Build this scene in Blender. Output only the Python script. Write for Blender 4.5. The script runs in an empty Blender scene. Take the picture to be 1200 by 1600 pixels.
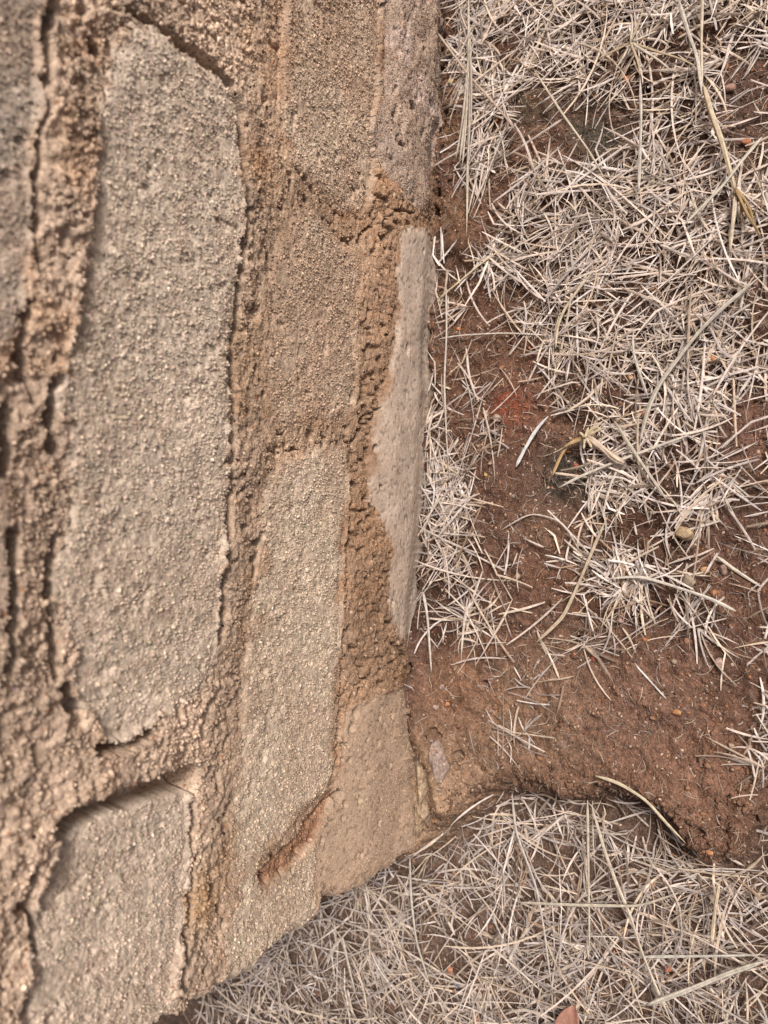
import bpy, math, random
import numpy as np
from mathutils import Matrix, Vector

SC = bpy.context.scene
COL = SC.collection
rad = math.radians

# ------------------------------------------------------------------ camera
H_CAM, F_PX, PITCH, ROLL = 0.65, 1155.0, rad(59.0), math.atan(0.050)
D_CAM = H_CAM / math.tan(PITCH + math.atan(48.0 / F_PX))      # camera to wall face
CAM = np.array([0.0, -D_CAM, H_CAM])
FWD = np.array([0, math.cos(PITCH), -math.sin(PITCH)])
UPL = np.array([0, math.sin(PITCH), math.cos(PITCH)])
RTL = np.array([1.0, 0, 0])
CX = math.cos(ROLL) * (-UPL) + math.sin(ROLL) * RTL           # picture right (phone held sideways)
CY = math.sin(ROLL) * UPL + math.cos(ROLL) * RTL              # picture up
cd = bpy.data.cameras.new('camera')
cam = bpy.data.objects.new('camera', cd)
COL.objects.link(cam)
cam.matrix_world = Matrix(((CX[0], CY[0], -FWD[0], CAM[0]), (CX[1], CY[1], -FWD[1], CAM[1]),
                           (CX[2], CY[2], -FWD[2], CAM[2]), (0, 0, 0, 1)))
cd.sensor_fit = 'VERTICAL'
cd.sensor_height = 36.0
cd.lens = F_PX / 1600 * 36.0
cd.clip_start, cd.clip_end = 0.02, 500
cd.dof.use_dof = True
cd.dof.focus_distance = 0.63
cd.dof.aperture_fstop = 5.6
SC.camera = cam

# ------------------------------------------------------------------ light
SUN_EL, SUN_AZ = rad(54), (0.68, -0.70)                       # sun to the right and in front of the wall
az = math.atan2(SUN_AZ[0], SUN_AZ[1])
w = bpy.data.worlds.new('World')
SC.world = w
w.use_nodes = True
wt = w.node_tree
wt.nodes.clear()
sky = wt.nodes.new('ShaderNodeTexSky')
sky.sky_type = 'NISHITA'
sky.sun_disc = False
sky.sun_elevation = SUN_EL
sky.sun_rotation = az
sky.air_density, sky.dust_density, sky.ozone_density = 0.8, 6.0, 0.4
bg = wt.nodes.new('ShaderNodeBackground')
bg.inputs['Strength'].default_value = 0.085
wo = wt.nodes.new('ShaderNodeOutputWorld')
hs_ = wt.nodes.new('ShaderNodeHueSaturation')                  # thin overcast: greyer than a clear sky
hs_.inputs['Saturation'].default_value = 0.7
wt.links.new(sky.outputs[0], hs_.inputs['Color'])
wt.links.new(hs_.outputs[0], bg.inputs[0])
wt.links.new(bg.outputs[0], wo.inputs[0])
sd = bpy.data.lights.new('sun', 'SUN')
sd.energy, sd.angle, sd.color = 3.1, rad(14), (1.0, 0.935, 0.88)
sun = bpy.data.objects.new('sun', sd)
COL.objects.link(sun)
sv = Vector((math.sin(az) * math.cos(SUN_EL), math.cos(az) * math.cos(SUN_EL), math.sin(SUN_EL)))
sun.rotation_euler = sv.to_track_quat('Z', 'Y').to_euler()
SC.view_settings.view_transform = 'Standard'
SC.view_settings.look = 'None'
SC.view_settings.exposure = 0.36
SC.view_settings.gamma = 1

# ------------------------------------------------------------------ maths helpers
rng = np.random.default_rng(7)
random.seed(7)

def ray(px, py):
    return FWD * F_PX + CX * (px - 600.0) + CY * (800.0 - py)

def on_ground(px, py, z=0.0):
    r = ray(px, py)
    return CAM + r * ((z - CAM[2]) / r[2])

def on_wall(px, py, y=0.0):
    r = ray(px, py)
    return CAM + r * ((y - CAM[1]) / r[1])

def to_px(P):
    q = P - CAM
    dz = q @ FWD
    return 600 + F_PX * (q @ CX) / dz, 800 - F_PX * (q @ CY) / dz

def _h(ix, iy, s):
    n = (ix.astype(np.int64) * 374761393 + iy.astype(np.int64) * 668265263 + s * 2147483647 + 12345) & 0xffffffff
    n = ((n ^ (n >> 13)) * 1274126177) & 0xffffffff
    n = ((n ^ (n >> 16)) * 2246822519) & 0xffffffff
    return ((n ^ (n >> 15)) & 0xffffff) / float(0xffffff)

def vn(x, y, cell, s=0):
    x = x / cell; y = y / cell
    ix = np.floor(x); iy = np.floor(y)
    fx = x - ix; fy = y - iy
    fx = fx * fx * fx * (fx * (fx * 6 - 15) + 10); fy = fy * fy * fy * (fy * (fy * 6 - 15) + 10)
    a, b, c, d = _h(ix, iy, s), _h(ix + 1, iy, s), _h(ix, iy + 1, s), _h(ix + 1, iy + 1, s)
    return ((a * (1 - fx) + b * fx) * (1 - fy) + (c * (1 - fx) + d * fx) * fy) * 2 - 1

def fbm(x, y, cell, octv=4, s=0, gain=0.5):
    o = 0; a = 1; t = 0
    for k in range(octv):
        ca, sa = math.cos(k * 1.1), math.sin(k * 1.1)
        o = o + a * vn(x * ca - y * sa, x * sa + y * ca, cell, s + k * 17)
        t += a; a *= gain; cell *= 0.5
    return o / t

def worley(x, y, cell, s=0):
    """distance to nearest and second nearest feature point, and a random value of the nearest"""
    x = x / cell; y = y / cell
    ix = np.floor(x); iy = np.floor(y)
    f1 = np.full(x.shape, 9.0); f2 = f1.copy(); rid = np.zeros(x.shape)
    for dx in (-1, 0, 1):
        for dy in (-1, 0, 1):
            cx, cy = ix + dx, iy + dy
            d = np.hypot(cx + _h(cx, cy, s) - x, cy + _h(cx, cy, s + 5) - y)
            r = _h(cx, cy, s + 9)
            near = d < f1
            f2 = np.where(near, f1, np.minimum(f2, d))
            rid = np.where(near, r, rid)
            f1 = np.where(near, d, f1)
    return f1, f2, rid

def sstep(a, b, x):
    t = np.clip((x - a) / (b - a), 0, 1)
    return t * t * (3 - 2 * t)

def poly_sd(x, y, poly):
    """signed distance, positive inside"""
    poly = np.asarray(poly)
    d = np.full(x.shape, 1e9); ins = np.zeros(x.shape, bool)
    n = len(poly)
    for i in range(n):
        ax, ay = poly[i]; bx, by = poly[(i + 1) % n]
        ex, ey = bx - ax, by - ay
        t = np.clip(((x - ax) * ex + (y - ay) * ey) / (ex * ex + ey * ey + 1e-12), 0, 1)
        d = np.minimum(d, np.hypot(x - ax - t * ex, y - ay - t * ey))
        c = (ay > y) != (by > y)
        ins ^= c & (x < (bx - ax) * (y - ay) / ((by - ay) + 1e-12) + ax)
    return np.where(ins, d, -d)

def line_d(x, y, pts):
    d = np.full(x.shape, 1e9)
    for (ax, ay), (bx, by) in zip(pts[:-1], pts[1:]):
        ex, ey = bx - ax, by - ay
        t = np.clip(((x - ax) * ex + (y - ay) * ey) / (ex * ex + ey * ey + 1e-12), 0, 1)
        d = np.minimum(d, np.hypot(x - ax - t * ex, y - ay - t * ey))
    return d

def axis(lo, hi, step, far_lo, far_hi, grow=1.18, maxs=1e9):
    a = list(np.arange(lo, hi + step / 2, step))
    s = step; v = a[-1]
    while v < far_hi:
        s = min(s * grow, maxs); v += s; a.append(min(v, far_hi))
    s = step; v = a[0]; b = []
    while v > far_lo:
        s = min(s * grow, maxs); v -= s; b.append(max(v, far_lo))
    return np.array(b[::-1] + a)

# ------------------------------------------------------------------ mesh helpers
def mk(name, V, F, mat, parent=None, col=None, smooth=True, loc=(0, 0, 0)):
    """V (n,3); F (m,k) of equal-length faces or a list of such arrays"""
    V = np.asarray(V, float) - np.asarray(loc, float)
    Fs = [np.asarray(f) for f in (F if isinstance(F, list) else [F]) if len(f)]
    me = bpy.data.meshes.new(name)
    idx = np.concatenate([f.ravel() for f in Fs]).astype(np.int32)
    cnt = np.concatenate([np.full(len(f), f.shape[1]) for f in Fs]).astype(np.int32)
    me.vertices.add(len(V)); me.vertices.foreach_set('co', V.astype(np.float32).ravel())
    me.loops.add(len(idx)); me.loops.foreach_set('vertex_index', idx)
    me.polygons.add(len(cnt))
    me.polygons.foreach_set('loop_start', np.concatenate([[0], np.cumsum(cnt)[:-1]]).astype(np.int32))
    me.polygons.foreach_set('loop_total', cnt)
    me.update(calc_edges=True)
    if smooth:
        me.polygons.foreach_set('use_smooth', np.ones(len(cnt), bool))
    if col is not None:
        c = np.ones((len(V), 4), np.float32); c[:, :3] = np.clip(col, 0, 1)
        me.attributes.new('tint', 'FLOAT_COLOR', 'POINT').data.foreach_set('color', c.ravel())
    me.materials.append(mat)
    o = bpy.data.objects.new(name, me)
    COL.objects.link(o)
    if parent:
        o.parent = parent
    else:
        o.location = loc
    return o

def empty(name, loc, label, cat, group=None):
    o = bpy.data.objects.new(name, None)
    o.empty_display_size = 0.02
    COL.objects.link(o); o.location = loc
    return tag(o, label, cat, group)

def tag(o, label=None, cat=None, group=None, kind=None):
    if label: o['label'] = label
    if cat: o['category'] = cat
    if group: o['group'] = group
    if kind: o['kind'] = kind
    return o

def dup(o, loc, rot, scale, label=None):
    c = o.copy(); COL.objects.link(c)
    c.location, c.rotation_euler, c.scale = loc, rot, scale
    if label: c['label'] = label
    return c

# ------------------------------------------------------------------ materials
def earth(name, grain=330, gstr=0.5, gdist=0.0012, var=0.35, rough=1.0, fine=1400, speck=0.0, stretch=(1, 1, 1)):
    m = bpy.data.materials.new(name); m.use_nodes = True
    nt = m.node_tree; N = nt.nodes; L = nt.links
    b = N['Principled BSDF']; b.inputs['Roughness'].default_value = rough
    b.inputs['Specular IOR Level'].default_value = 0.04
    at = N.new('ShaderNodeAttribute'); at.attribute_name = 'tint'
    tc = N.new('ShaderNodeTexCoord')
    mp = N.new('ShaderNodeMapping'); mp.inputs['Scale'].default_value = stretch
    L.new(tc.outputs['Object'], mp.inputs[0])
    nz = N.new('ShaderNodeTexNoise'); nz.inputs['Scale'].default_value = grain * 0.8; nz.inputs['Detail'].default_value = 2
    L.new(mp.outputs[0], nz.inputs['Vector'])
    wp = N.new('ShaderNodeMixRGB'); wp.blend_type = 'LINEAR_LIGHT'; wp.inputs[0].default_value = 0.0007
    L.new(mp.outputs[0], wp.inputs[1]); L.new(nz.outputs['Color'], wp.inputs[2])
    vo = N.new('ShaderNodeTexVoronoi'); vo.inputs['Scale'].default_value = grain
    L.new(wp.outputs[0], vo.inputs['Vector'])
    sep = N.new('ShaderNodeSeparateColor'); L.new(vo.outputs['Color'], sep.inputs[0])
    r = N.new('ShaderNodeMapRange'); r.inputs['To Min'].default_value = 1 - var; r.inputs['To Max'].default_value = 1 + var
    L.new(sep.outputs[0], r.inputs['Value'])
    n2 = N.new('ShaderNodeTexNoise'); n2.inputs['Scale'].default_value = fine; n2.inputs['Detail'].default_value = 3
    L.new(mp.outputs[0], n2.inputs['Vector'])
    r2 = N.new('ShaderNodeMapRange'); r2.inputs['From Min'].default_value = 0.25; r2.inputs['From Max'].default_value = 0.75
    r2.inputs['To Min'].default_value = 0.8; r2.inputs['To Max'].default_value = 1.2
    L.new(n2.outputs['Fac'], r2.inputs['Value'])
    mu = N.new('ShaderNodeMath'); mu.operation = 'MULTIPLY'; L.new(r.outputs[0], mu.inputs[0]); L.new(r2.outputs[0], mu.inputs[1])
    vm = N.new('ShaderNodeVectorMath'); vm.operation = 'SCALE'
    L.new(at.outputs['Color'], vm.inputs[0]); L.new(mu.outputs[0], vm.inputs['Scale'])
    last = vm.outputs[0]
    if speck:
        # scattered coloured mineral grains
        cr = N.new('ShaderNodeValToRGB'); cr.color_ramp.interpolation = 'CONSTANT'
        e = cr.color_ramp.elements
        e[0].position = 0; e[0].color = (0.32, 0.15, 0.075, 1); e[1].position = 0.3; e[1].color = (0.5, 0.38, 0.28, 1)
        k = e.new(0.6); k.color = (0.045, 0.03, 0.025, 1); k = e.new(0.8); k.color = (0.3, 0.22, 0.2, 1)
        L.new(sep.outputs[1], cr.inputs[0])
        gt = N.new('ShaderNodeMath'); gt.operation = 'GREATER_THAN'; gt.inputs[1].default_value = 1 - speck
        L.new(sep.outputs[2], gt.inputs[0])
        mx = N.new('ShaderNodeMixRGB'); L.new(gt.outputs[0], mx.inputs[0]); L.new(last, mx.inputs[1]); L.new(cr.outputs[0], mx.inputs[2])
        last = mx.outputs[0]
    L.new(last, b.inputs['Base Color'])
    inv = N.new('ShaderNodeMath'); inv.operation = 'SUBTRACT'; inv.inputs[0].default_value = 1
    L.new(vo.outputs['Distance'], inv.inputs[1])
    ad = N.new('ShaderNodeMath'); ad.operation = 'MULTIPLY_ADD'; ad.inputs[1].default_value = 0.5
    L.new(n2.outputs['Fac'], ad.inputs[0]); L.new(inv.outputs[0], ad.inputs[2])
    bp = N.new('ShaderNodeBump'); bp.inputs['Strength'].default_value = gstr; bp.inputs['Distance'].default_value = gdist
    L.new(ad.outputs[0], bp.inputs['Height']); L.new(bp.outputs[0], b.inputs['Normal'])
    return m

def straw_mat(name):
    m = bpy.data.materials.new(name); m.use_nodes = True
    nt = m.node_tree; N = nt.nodes; L = nt.links
    b = N['Principled BSDF']; b.inputs['Roughness'].default_value = 0.6
    b.inputs['Specular IOR Level'].default_value = 0.3
    at = N.new('ShaderNodeAttribute'); at.attribute_name = 'tint'
    tc = N.new('ShaderNodeTexCoord')
    n = N.new('ShaderNodeTexNoise'); n.inputs['Scale'].default_value = 260; n.inputs['Detail'].default_value = 4
    L.new(tc.outputs['Object'], n.inputs['Vector'])
    r = N.new('ShaderNodeMapRange'); r.inputs['From Min'].default_value = 0.3; r.inputs['From Max'].default_value = 0.7
    r.inputs['To Min'].default_value = 0.72; r.inputs['To Max'].default_value = 1.15
    L.new(n.outputs['Fac'], r.inputs['Value'])
    vm = N.new('ShaderNodeVectorMath'); vm.operation = 'SCALE'
    L.new(at.outputs['Color'], vm.inputs[0]); L.new(r.outputs[0], vm.inputs['Scale'])
    L.new(vm.outputs[0], b.inputs['Base Color'])
    tr = N.new('ShaderNodeBsdfTranslucent'); L.new(vm.outputs[0], tr.inputs['Color'])
    mx = N.new('ShaderNodeMixShader'); mx.inputs[0].default_value = 0.15
    L.new(b.outputs[0], mx.inputs[1]); L.new(tr.outputs[0], mx.inputs[2])
    L.new(mx.outputs[0], N['Material Output'].inputs['Surface'])
    return m

M_STONE = earth('sandstone', 520, 0.45, 0.0008, 0.22)
M_FINE = earth('fine_sandstone', 900, 0.35, 0.0004, 0.20)
M_MORTAR = earth('earth_mortar', 560, 0.8, 0.0010, 0.30, speck=0.035)
M_SOIL = earth('red_soil', 620, 0.9, 0.0012, 0.35, speck=0.03)
M_PEB = earth('pebble_stone', 900, 0.5, 0.0005, 0.25, fine=1800)
M_GRIT = earth('grit', 700, 0.4, 0.0005, 0.15)
M_STRAW = straw_mat('dry_straw')

# ------------------------------------------------------------------ layout of the wall (traced, on the wall plane)
def W(pts, y=-0.001):
    return [tuple(on_wall(a, b, y)[[0, 2]]) for a, b in pts]

def arr(*c): return np.array(c)

STONES = [
 # name, outline, proud, colour, stain, smooth, rounding
 dict(p=W([(196,24),(250,50),(300,88),(345,120),(366,160),(378,225),(382,330),(374,420),(367,500),(359,560),(359,640),(357,760),(349,900),(342,990),(334,1050),(310,1085),(268,1112),(235,1136),(152,1166),(142,1122),(112,1102),(100,1000),(88,930),(98,860),(112,760),(100,690),(92,620),(104,540),(114,470),(122,400),(130,350),(142,290),(146,230),(152,160),(166,100),(184,50)]),
      h=.0008, c=arr(.50,.415,.33), st=.25, m='c', label='long pale grey stone with rounded ends'),
 dict(p=W([(300,1216),(302,1280),(298,1350),(291,1420),(284,1500),(272,1600),(258,1720),(0,1720),(28,1600),(44,1500),(54,1400),(74,1340),(100,1290),(165,1262),(230,1236)]),
      h=-.003, c=arr(.50,.41,.325), st=.25, m='c', label='pale stone below the dark mortar cleft'),
 dict(p=W([(-90,-90),(80,-90),(70,60),(60,150),(52,250),(48,400),(44,500),(30,535),(-20,545),(-90,560)]),
      h=.001, c=arr(.38,.32,.26), st=.5, m='c', label='grey stone at the upper edge'),
 dict(p=W([(-90,700),(-10,680),(20,720),(28,800),(22,900),(0,960),(-90,960)]), h=.004, c=arr(.40,.32,.25), st=.5, m='c'),
 dict(p=W([(-90,1010),(-20,1010),(-5,1100),(-12,1250),(-30,1500),(-90,1500)]), h=.003, c=arr(.40,.33,.27), st=.4, m='c'),
 dict(p=W([(448,-90),(612,-90),(606,60),(600,150),(588,200),(586,260),(580,310),(566,345),(535,330),(490,292),(450,262),(436,200),(440,100)]),
      h=.0006, c=arr(.45,.35,.26), st=.85, m='c', label='brown stained stone in the second course'),
 dict(p=W([(466,312),(492,330),(520,368),(560,398),(568,450),(556,520),(560,600),(552,645),(520,662),(480,664),(440,672),(420,640),(412,560),(420,480),(426,400),(444,345)]),
      h=.0006, c=arr(.46,.365,.275), st=.8, m='c', label='short brownish stone between two long ones'),
 dict(p=W([(440,706),(500,694),(538,702),(544,760),(540,850),(535,960),(532,1050),(525,1120),(519,1200),(512,1238),(460,1290),(408,1362),(412,1378),(440,1362),(505,1300),(500,1400),(497,1445),(480,1520),(430,1620),(340,1620),(344,1545),(346,1450),(352,1350),(368,1200),(380,1050),(390,950),(400,870),(410,800),(420,745)]),
      h=.0003, c=arr(.49,.40,.305), st=.4, m='c', label='long pale stone with a diagonal soil filled groove'),
 dict(p=W([(548,1112),(600,1078),(636,1066),(643,1120),(642,1200),(640,1312),(600,1400),(505,1450),(506,1310),(532,1250),(538,1180)], -.010),
      h=.011, c=arr(.35,.255,.18), st=.6, m='f', label='smooth brown corner stone'),
 dict(p=W([(626,352),(672,356),(700,420),(700,480),(700,540),(700,600),(700,680),(700,760),(690,850),(680,950),(654,1000),(620,1000),(606,960),(603,925),(606,890),(610,855),(598,820),(584,790),(581,730),(590,660),(606,600),(614,540),(622,480),(618,420)],-.014),
      h=.0155, c=arr(.44,.355,.285), st=.35, m='f', label='smooth pale footing stone at ground level'),
 dict(p=W([(616,-90),(710,-90),(704,30),(700,150),(692,250),(680,310),(655,335),(620,300),(600,250),(592,205),(604,150),(608,60)],-.012),
      h=.014, c=arr(.33,.255,.205), st=.45, m='p', label='pitted pinkish footing stone'),
]
GROOVE = W([(408,1366),(470,1298),(520,1234),(548,1250),(505,1302),(440,1364),(412,1386)])
def rect(x0, x1, z0, z1, h=.003, c=arr(.40,.34,.27), st=.4, m='c'):
    k = .012
    STONES.append(dict(p=[(x0+k,z0),(x1-k,z0),(x1,z0+k),(x1,z1-k*2),(x1-k*2,z1),(x0+k*2,z1),(x0,z1-k),(x0,z0+k)], h=h, c=c, st=st, m=m))
# courses outside the picture
for row, (z0, z1) in enumerate([(.015,.085),(.125,.225),(.27,.385),(.43,.53),(.57,.68),(.72,.82),(.86,.95)]):
    x = 0.56 + .07 * (row % 3) if row < 4 else -.40 + .09 * (row % 2)
    if row == 3: x = 0.38
    while x < 2.4:
        ln = .28 + .16 * random.random()
        sh = random.uniform(.9, 1.1)
        rect(x, x + ln, z0 + random.uniform(0, .01), z1 - random.uniform(0, .012), c=arr(.40,.33,.26) * sh)
        x += ln + .03

EDGE = W([(660,1297),(640,1312),(600,1345),(560,1372),(520,1404),(500,1411),(496,1440),(450,1474),(400,1522),(350,1550),(334,1545),(326,1566),(280,1592),(180,1665)], 0.0)
ez = np.array([p[1] for p in EDGE]); ex = np.array([p[0] for p in EDGE]); o_ = np.argsort(ez)
ez, ex = ez[o_], ex[o_]
X0 = float(np.mean(ex))
def wall_edge(z):
    return np.interp(z, ez, ex) + .0035 * vn(z, z * 0, .022, 3) + .0030 * vn(z, z * 0, .008, 4) + .0015 * vn(z, z * 0, .003, 5)

CRACKS = [  # traced clefts: pixel polyline, half-width m, depth m, evenness
 ([(196,20),(240,42),(270,62),(300,84)], .0020, .010, .3),
 ([(300,84),(345,116),(370,160),(381,228)], .0028, .014, .85),
 ([(381,228),(385,330),(378,420),(370,500),(362,560),(363,640),(360,760),(353,900),(345,990)], .0027, .015, .6),
 ([(76,0),(68,60),(60,150),(54,250),(50,380),(56,430)], .0020, .010, .45),
 ([(150,1168),(190,1160),(240,1137)], .0022, .014, .9),
 ([(98,1292),(130,1270),(165,1258),(240,1228),(302,1216)], .0052, .018, .95),
 ([(303,1216),(300,1350),(292,1450),(284,1560)], .0016, .009, .4),
 ([(545,690),(541,850),(534,1000),(526,1120),(522,1200)], .0011, .006, .25),
 ([(460,268),(490,298),(535,338)], .0009, .004, .1),
 ([(410,835),(400,870),(394,900)], .0018, .008, .5),
 ([(0,640),(8,690),(4,740)], .003, .014, .8),
 ([(18,830),(12,960),(0,1040)], .0026, .014, .6),
 ([(92,590),(80,650),(84,700)], .0028, .012, .6),
 ([(86,840),(78,900),(76,1000),(80,1060)], .0022, .010, .5),
 ([(95,1080),(108,1108),(112,1120)], .003, .012, .8),
 ([(408,1366),(470,1300),(510,1254),(524,1240)], .0011, .006, .45),
 ([(560,370),(600,330),(640,340),(668,345)], .0010, .004, .3),
 ([(440,700),(500,690),(545,695)], .0009, .004, .0),
 ([(555,655),(580,640),(560,665),(545,700)], .0013, .006, .4),
 ([(40,470),(35,540),(52,620)], .002, .009, .5),
 ([(60,1500),(40,1420),(46,1360)], .002, .008, .5),
 ([(640,1190),(645,1240),(672,1292)], .0012, .005, .4),
]
PITS = [(601,184,7),(612,548,8),(545,1112,7),(540,1136,8),(524,1243,8),(418,1372,6),(150,78,7),(118,1105,9),(505,690,8),(560,640,6),
        (345,1420,6),(330,1390,9),(322,1520,5),(45,1575,8),(36,1418,8),(48,1372,7),(640,85,5),(618,130,5),(655,145,5),(628,1008,5),(455,1360,4),
        (573,340,5),(487,297,6),(590,345,4),(600,420,4),(592,940,5),(575,955,4),(620,1040,5),(398,890,6),(404,850,6),(420,405,6),(398,480,5),
        (640,395,4),(570,700,5),(575,760,4),(560,875,4),(548,900,5),(580,1000,4),(555,1060,4),(530,1160,5),(536,1185,4)]

def wall_fields(X, Z):
    """height in front of the wall plane, owner (-1 mortar), colour"""
    jx = X + .0022 * fbm(X, Z, .014, 4, 11, .6) + .0026 * vn(X, Z, .045, 16); jz = Z + .0022 * fbm(X, Z, .014, 4, 12, .6) + .0022 * vn(X, Z, .04, 17)
    # mortar: rough lumps of earth and crumbs
    f1, f2, _ = worley(X + .001 * vn(X, Z, .004, 1), Z + .001 * vn(X, Z, .004, 2), .0075, 21)
    g1, g2, gr = worley(X, Z, .0036, 31)
    lump = np.clip(1 - f1 * 1.25, 0, 1)
    up = sstep(.20, .30, Z)                                   # upper joints are thicker and coarser
    low = 1 - sstep(.09, .15, Z)
    strat = vn(X * .3, Z, .007, 41) * .35 + vn(X * .4, Z, .0035, 42) * .2
    rug = up * (.25 + .75 * sstep(-.35, .15, fbm(X, Z, .035, 3, 44))) * (1 - .8 * sstep(.20, .27, X) * (1 - sstep(.34, .38, Z)))
    Hm = -.0012 + .0045 * fbm(X, Z, .03, 4, 5) * (.5 + .7 * rug) + (.0008 + .0030 * rug) * lump + .0011 * np.clip(1 - g1 * 1.2, 0, 1) * (.5 + up) + .0016 * strat * (1 - low) + .015 * (1 - sstep(.065, .145, Z)) + low * (.0022 * fbm(X, Z, .012, 3, 43) + .0014 * np.clip(1 - g1, 0, 1))
    Hm += .005 * sstep(.28, .36, Z) * sstep(-.2, .5, fbm(X, Z, .05, 2, 77))
    a = np.stack([.37 + .06 * up - .10 * low, .265 + .065 * up - .088 * low, .18 + .062 * up - .068 * low], -1)
    mixn = sstep(-.3, .5, fbm(X * .5, Z, .05, 3, 51))[..., None]
    Cm = a * arr(1.06, 1.02, 1.03) * (.80 + .36 * mixn) * (1 + .20 * fbm(X, Z, .010, 3, 52))[..., None] * (.88 + .24 * gr)[..., None]
    redd = sstep(.15, .6, fbm(X, Z, .04, 3, 61))[..., None]
    Cm = Cm * (1 - redd * arr(.03, .10, .17))
    gd = sstep(-.003, .003, poly_sd(jx, jz, GROOVE)); Hm = Hm - .0028 * gd
    Cm = Cm * (1 - gd[..., None]) + arr(.27, .150, .092) * (1 + .2 * fbm(X, Z, .008, 3, 62))[..., None] * gd[..., None]
    for a_, b_, r_, c_ in [(408,255,34,(.35,.21,.125)),(560,820,60,(.27,.165,.10)),(590,480,50,(.27,.17,.11)),(570,700,40,(.24,.145,.09)),(535,320,34,(.31,.19,.12)),(385,560,60,(.33,.225,.15)),(320,1400,40,(.36,.235,.14))]:
        c = on_wall(a_, b_, 0); w_ = np.clip(np.exp(-((X - c[0]) ** 2 + (Z - c[2]) ** 2) / (r_ * .0005) ** 2) * (1 + .7 * fbm(X, Z, .02, 3, 63)), 0, 1)[..., None]
        Cm = Cm * (1 - w_) + arr(*c_) * (1 + .15 * fbm(X, Z, .008, 3, 64))[..., None] * w_
    lipd = line_d(X, Z, W([(108,1250),(170,1222),(250,1190)], 0)); Hm = Hm + .0045 * np.exp(-(lipd / .012) ** 2)
    H = Hm.copy(); C = Cm.copy(); owner = np.full(X.shape, -1, int)
    # granular stone surface, shared
    s1, s2, sr = worley(X + .0008 * vn(X, Z, .003, 8), Z + .0008 * vn(X, Z, .003, 9), .0028, 71)
    t1, _, tr_ = worley(X, Z, .0055, 73)
    grainh = .0005 * np.clip(1 - s1 * 1.15, 0, 1) + .0004 * np.clip(1 - t1 * 1.3, 0, 1)
    for i, s in enumerate(STONES):
        px = [p[0] for p in s['p']]; pz = [p[1] for p in s['p']]
        sel = (X > min(px) - .01) & (X < max(px) + .01) & (Z > min(pz) - .01) & (Z < max(pz) + .01)
        if not sel.any(): continue
        x, z = X[sel], Z[sel]
        d = poly_sd(jx[sel], jz[sel], s['p']) if i != 9 else poly_sd(.4 * jx[sel] + .6 * x, .4 * jz[sel] + .6 * z, s['p'])
        ins = d > 0
        rnd = np.sqrt(np.clip(1 - (1 - np.clip(d / .011, 0, 1)) ** 2, 0, 1))
        if i in (8, 9, 10): s['h'] = .0015 if i == 9 else .0
        hs = s['h'] + (.015 * (1 - sstep(.065, .145, z)) if i in (8, 9, 10) else 0) - .0022 * (1 - rnd) + .0020 * fbm(x, z, .07, 3, 100 + i)
        cg = s['c'][None, :] * np.ones((x.size, 1))
        st = s['st'] * sstep(-.45, .55, fbm(x, z, .045, 4, 200 + i) + .55 * np.exp(-np.clip(d, 0, 1) / .007) + .25 * (s['st'] - .4))
        cg = cg * (1 - st[:, None]) + arr(.385, .275, .195)[None] * st[:, None]
        if s['m'] == 'c':
            hs = hs + grainh[sel] + .0010 * fbm(x, z, .009, 3, 300)
            pit = sstep(.42, .62, fbm(x, z, .011, 3, 310 + i)); hs = hs - .0016 * pit
            cg = cg * (.84 + .32 * sr[sel])[:, None] * (1 - .22 * sstep(.45, .75, s1[sel]))[:, None]
            pale = sstep(.25, .6, fbm(x, z, .03, 3, 330))[:, None]
            cg = cg * (1 + .14 * pale)
        elif s['m'] == 'f':
            hs = hs + .0004 * grainh[sel] / .001 + .0006 * fbm(x, z, .02, 4, 301)
            cg = cg * (1 + .14 * fbm(x, z, .018, 5, 302, .6))[:, None]; hs = hs + .0016 * fbm(x, z, .03, 4, 309)
            sp = sstep(.50, .62, vn(x, z, .0032, 303)); hs = hs - .0006 * sp; cg = cg * (1 - .3 * sp)[:, None]
        else:
            hs = hs + .0028 * fbm(x, z, .016, 4, 304) - .005 * sstep(.30, .62, fbm(x * .8, z, .012, 3, 305)) + grainh[sel] * .5
            cg = cg * (1 + .25 * fbm(x, z, .012, 3, 306))[:, None]
            pk = sstep(.0, .5, fbm(x, z, .03, 3, 307))[:, None]; cg = cg * (1 - pk) + cg * arr(1.12, 1.15, 1.25) * pk
        if i in (0, 1, 2, 7): pass
        bl_ = sstep(0, .0065, d); hs = Hm[sel] * (1 - bl_) + hs * bl_
        if i > 1:                                               # earth smeared over the edge of the stone
            rg = {5: .018, 6: .018, 7: .016, 9: .013}.get(i, .009)
            left = 1 + (i == 7) * .9 * sstep(.185, .215, z)
            sm_ = sstep(-.001, rg, d / left + rg * 1.1 * fbm(x, z, .022, 4, 410, .6) + rg * .25)[:, None]
            cg = Cm[sel] * (1 - sm_) + cg * sm_
        cg = cg * arr(1.0, .985, .985)
        br_ = (.30 * sstep(.18, .5, fbm(x, z, .009, 4, 411, .6)))[:, None]; cg = cg * (1 - br_) + arr(.30, .20, .14) * br_
        # crumbs of mortar left lying over the stone edge
        over = (d < .006) & (fbm(x, z, .012, 3, 400) > .12 + d / .006 * .6)
        use = ins & ~over
        ii = np.where(sel)
        H[ii[0][use], ii[1][use]] = hs[use]
        C[ii[0][use], ii[1][use]] = cg[use]
        owner[ii[0][use], ii[1][use]] = i
        ov = ins & over
        H[ii[0][ov], ii[1][ov]] = np.maximum(H[ii[0][ov], ii[1][ov]], hs[ov] + .0006)
    ne = fbm(X, Z, .016, 3, 500)
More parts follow.
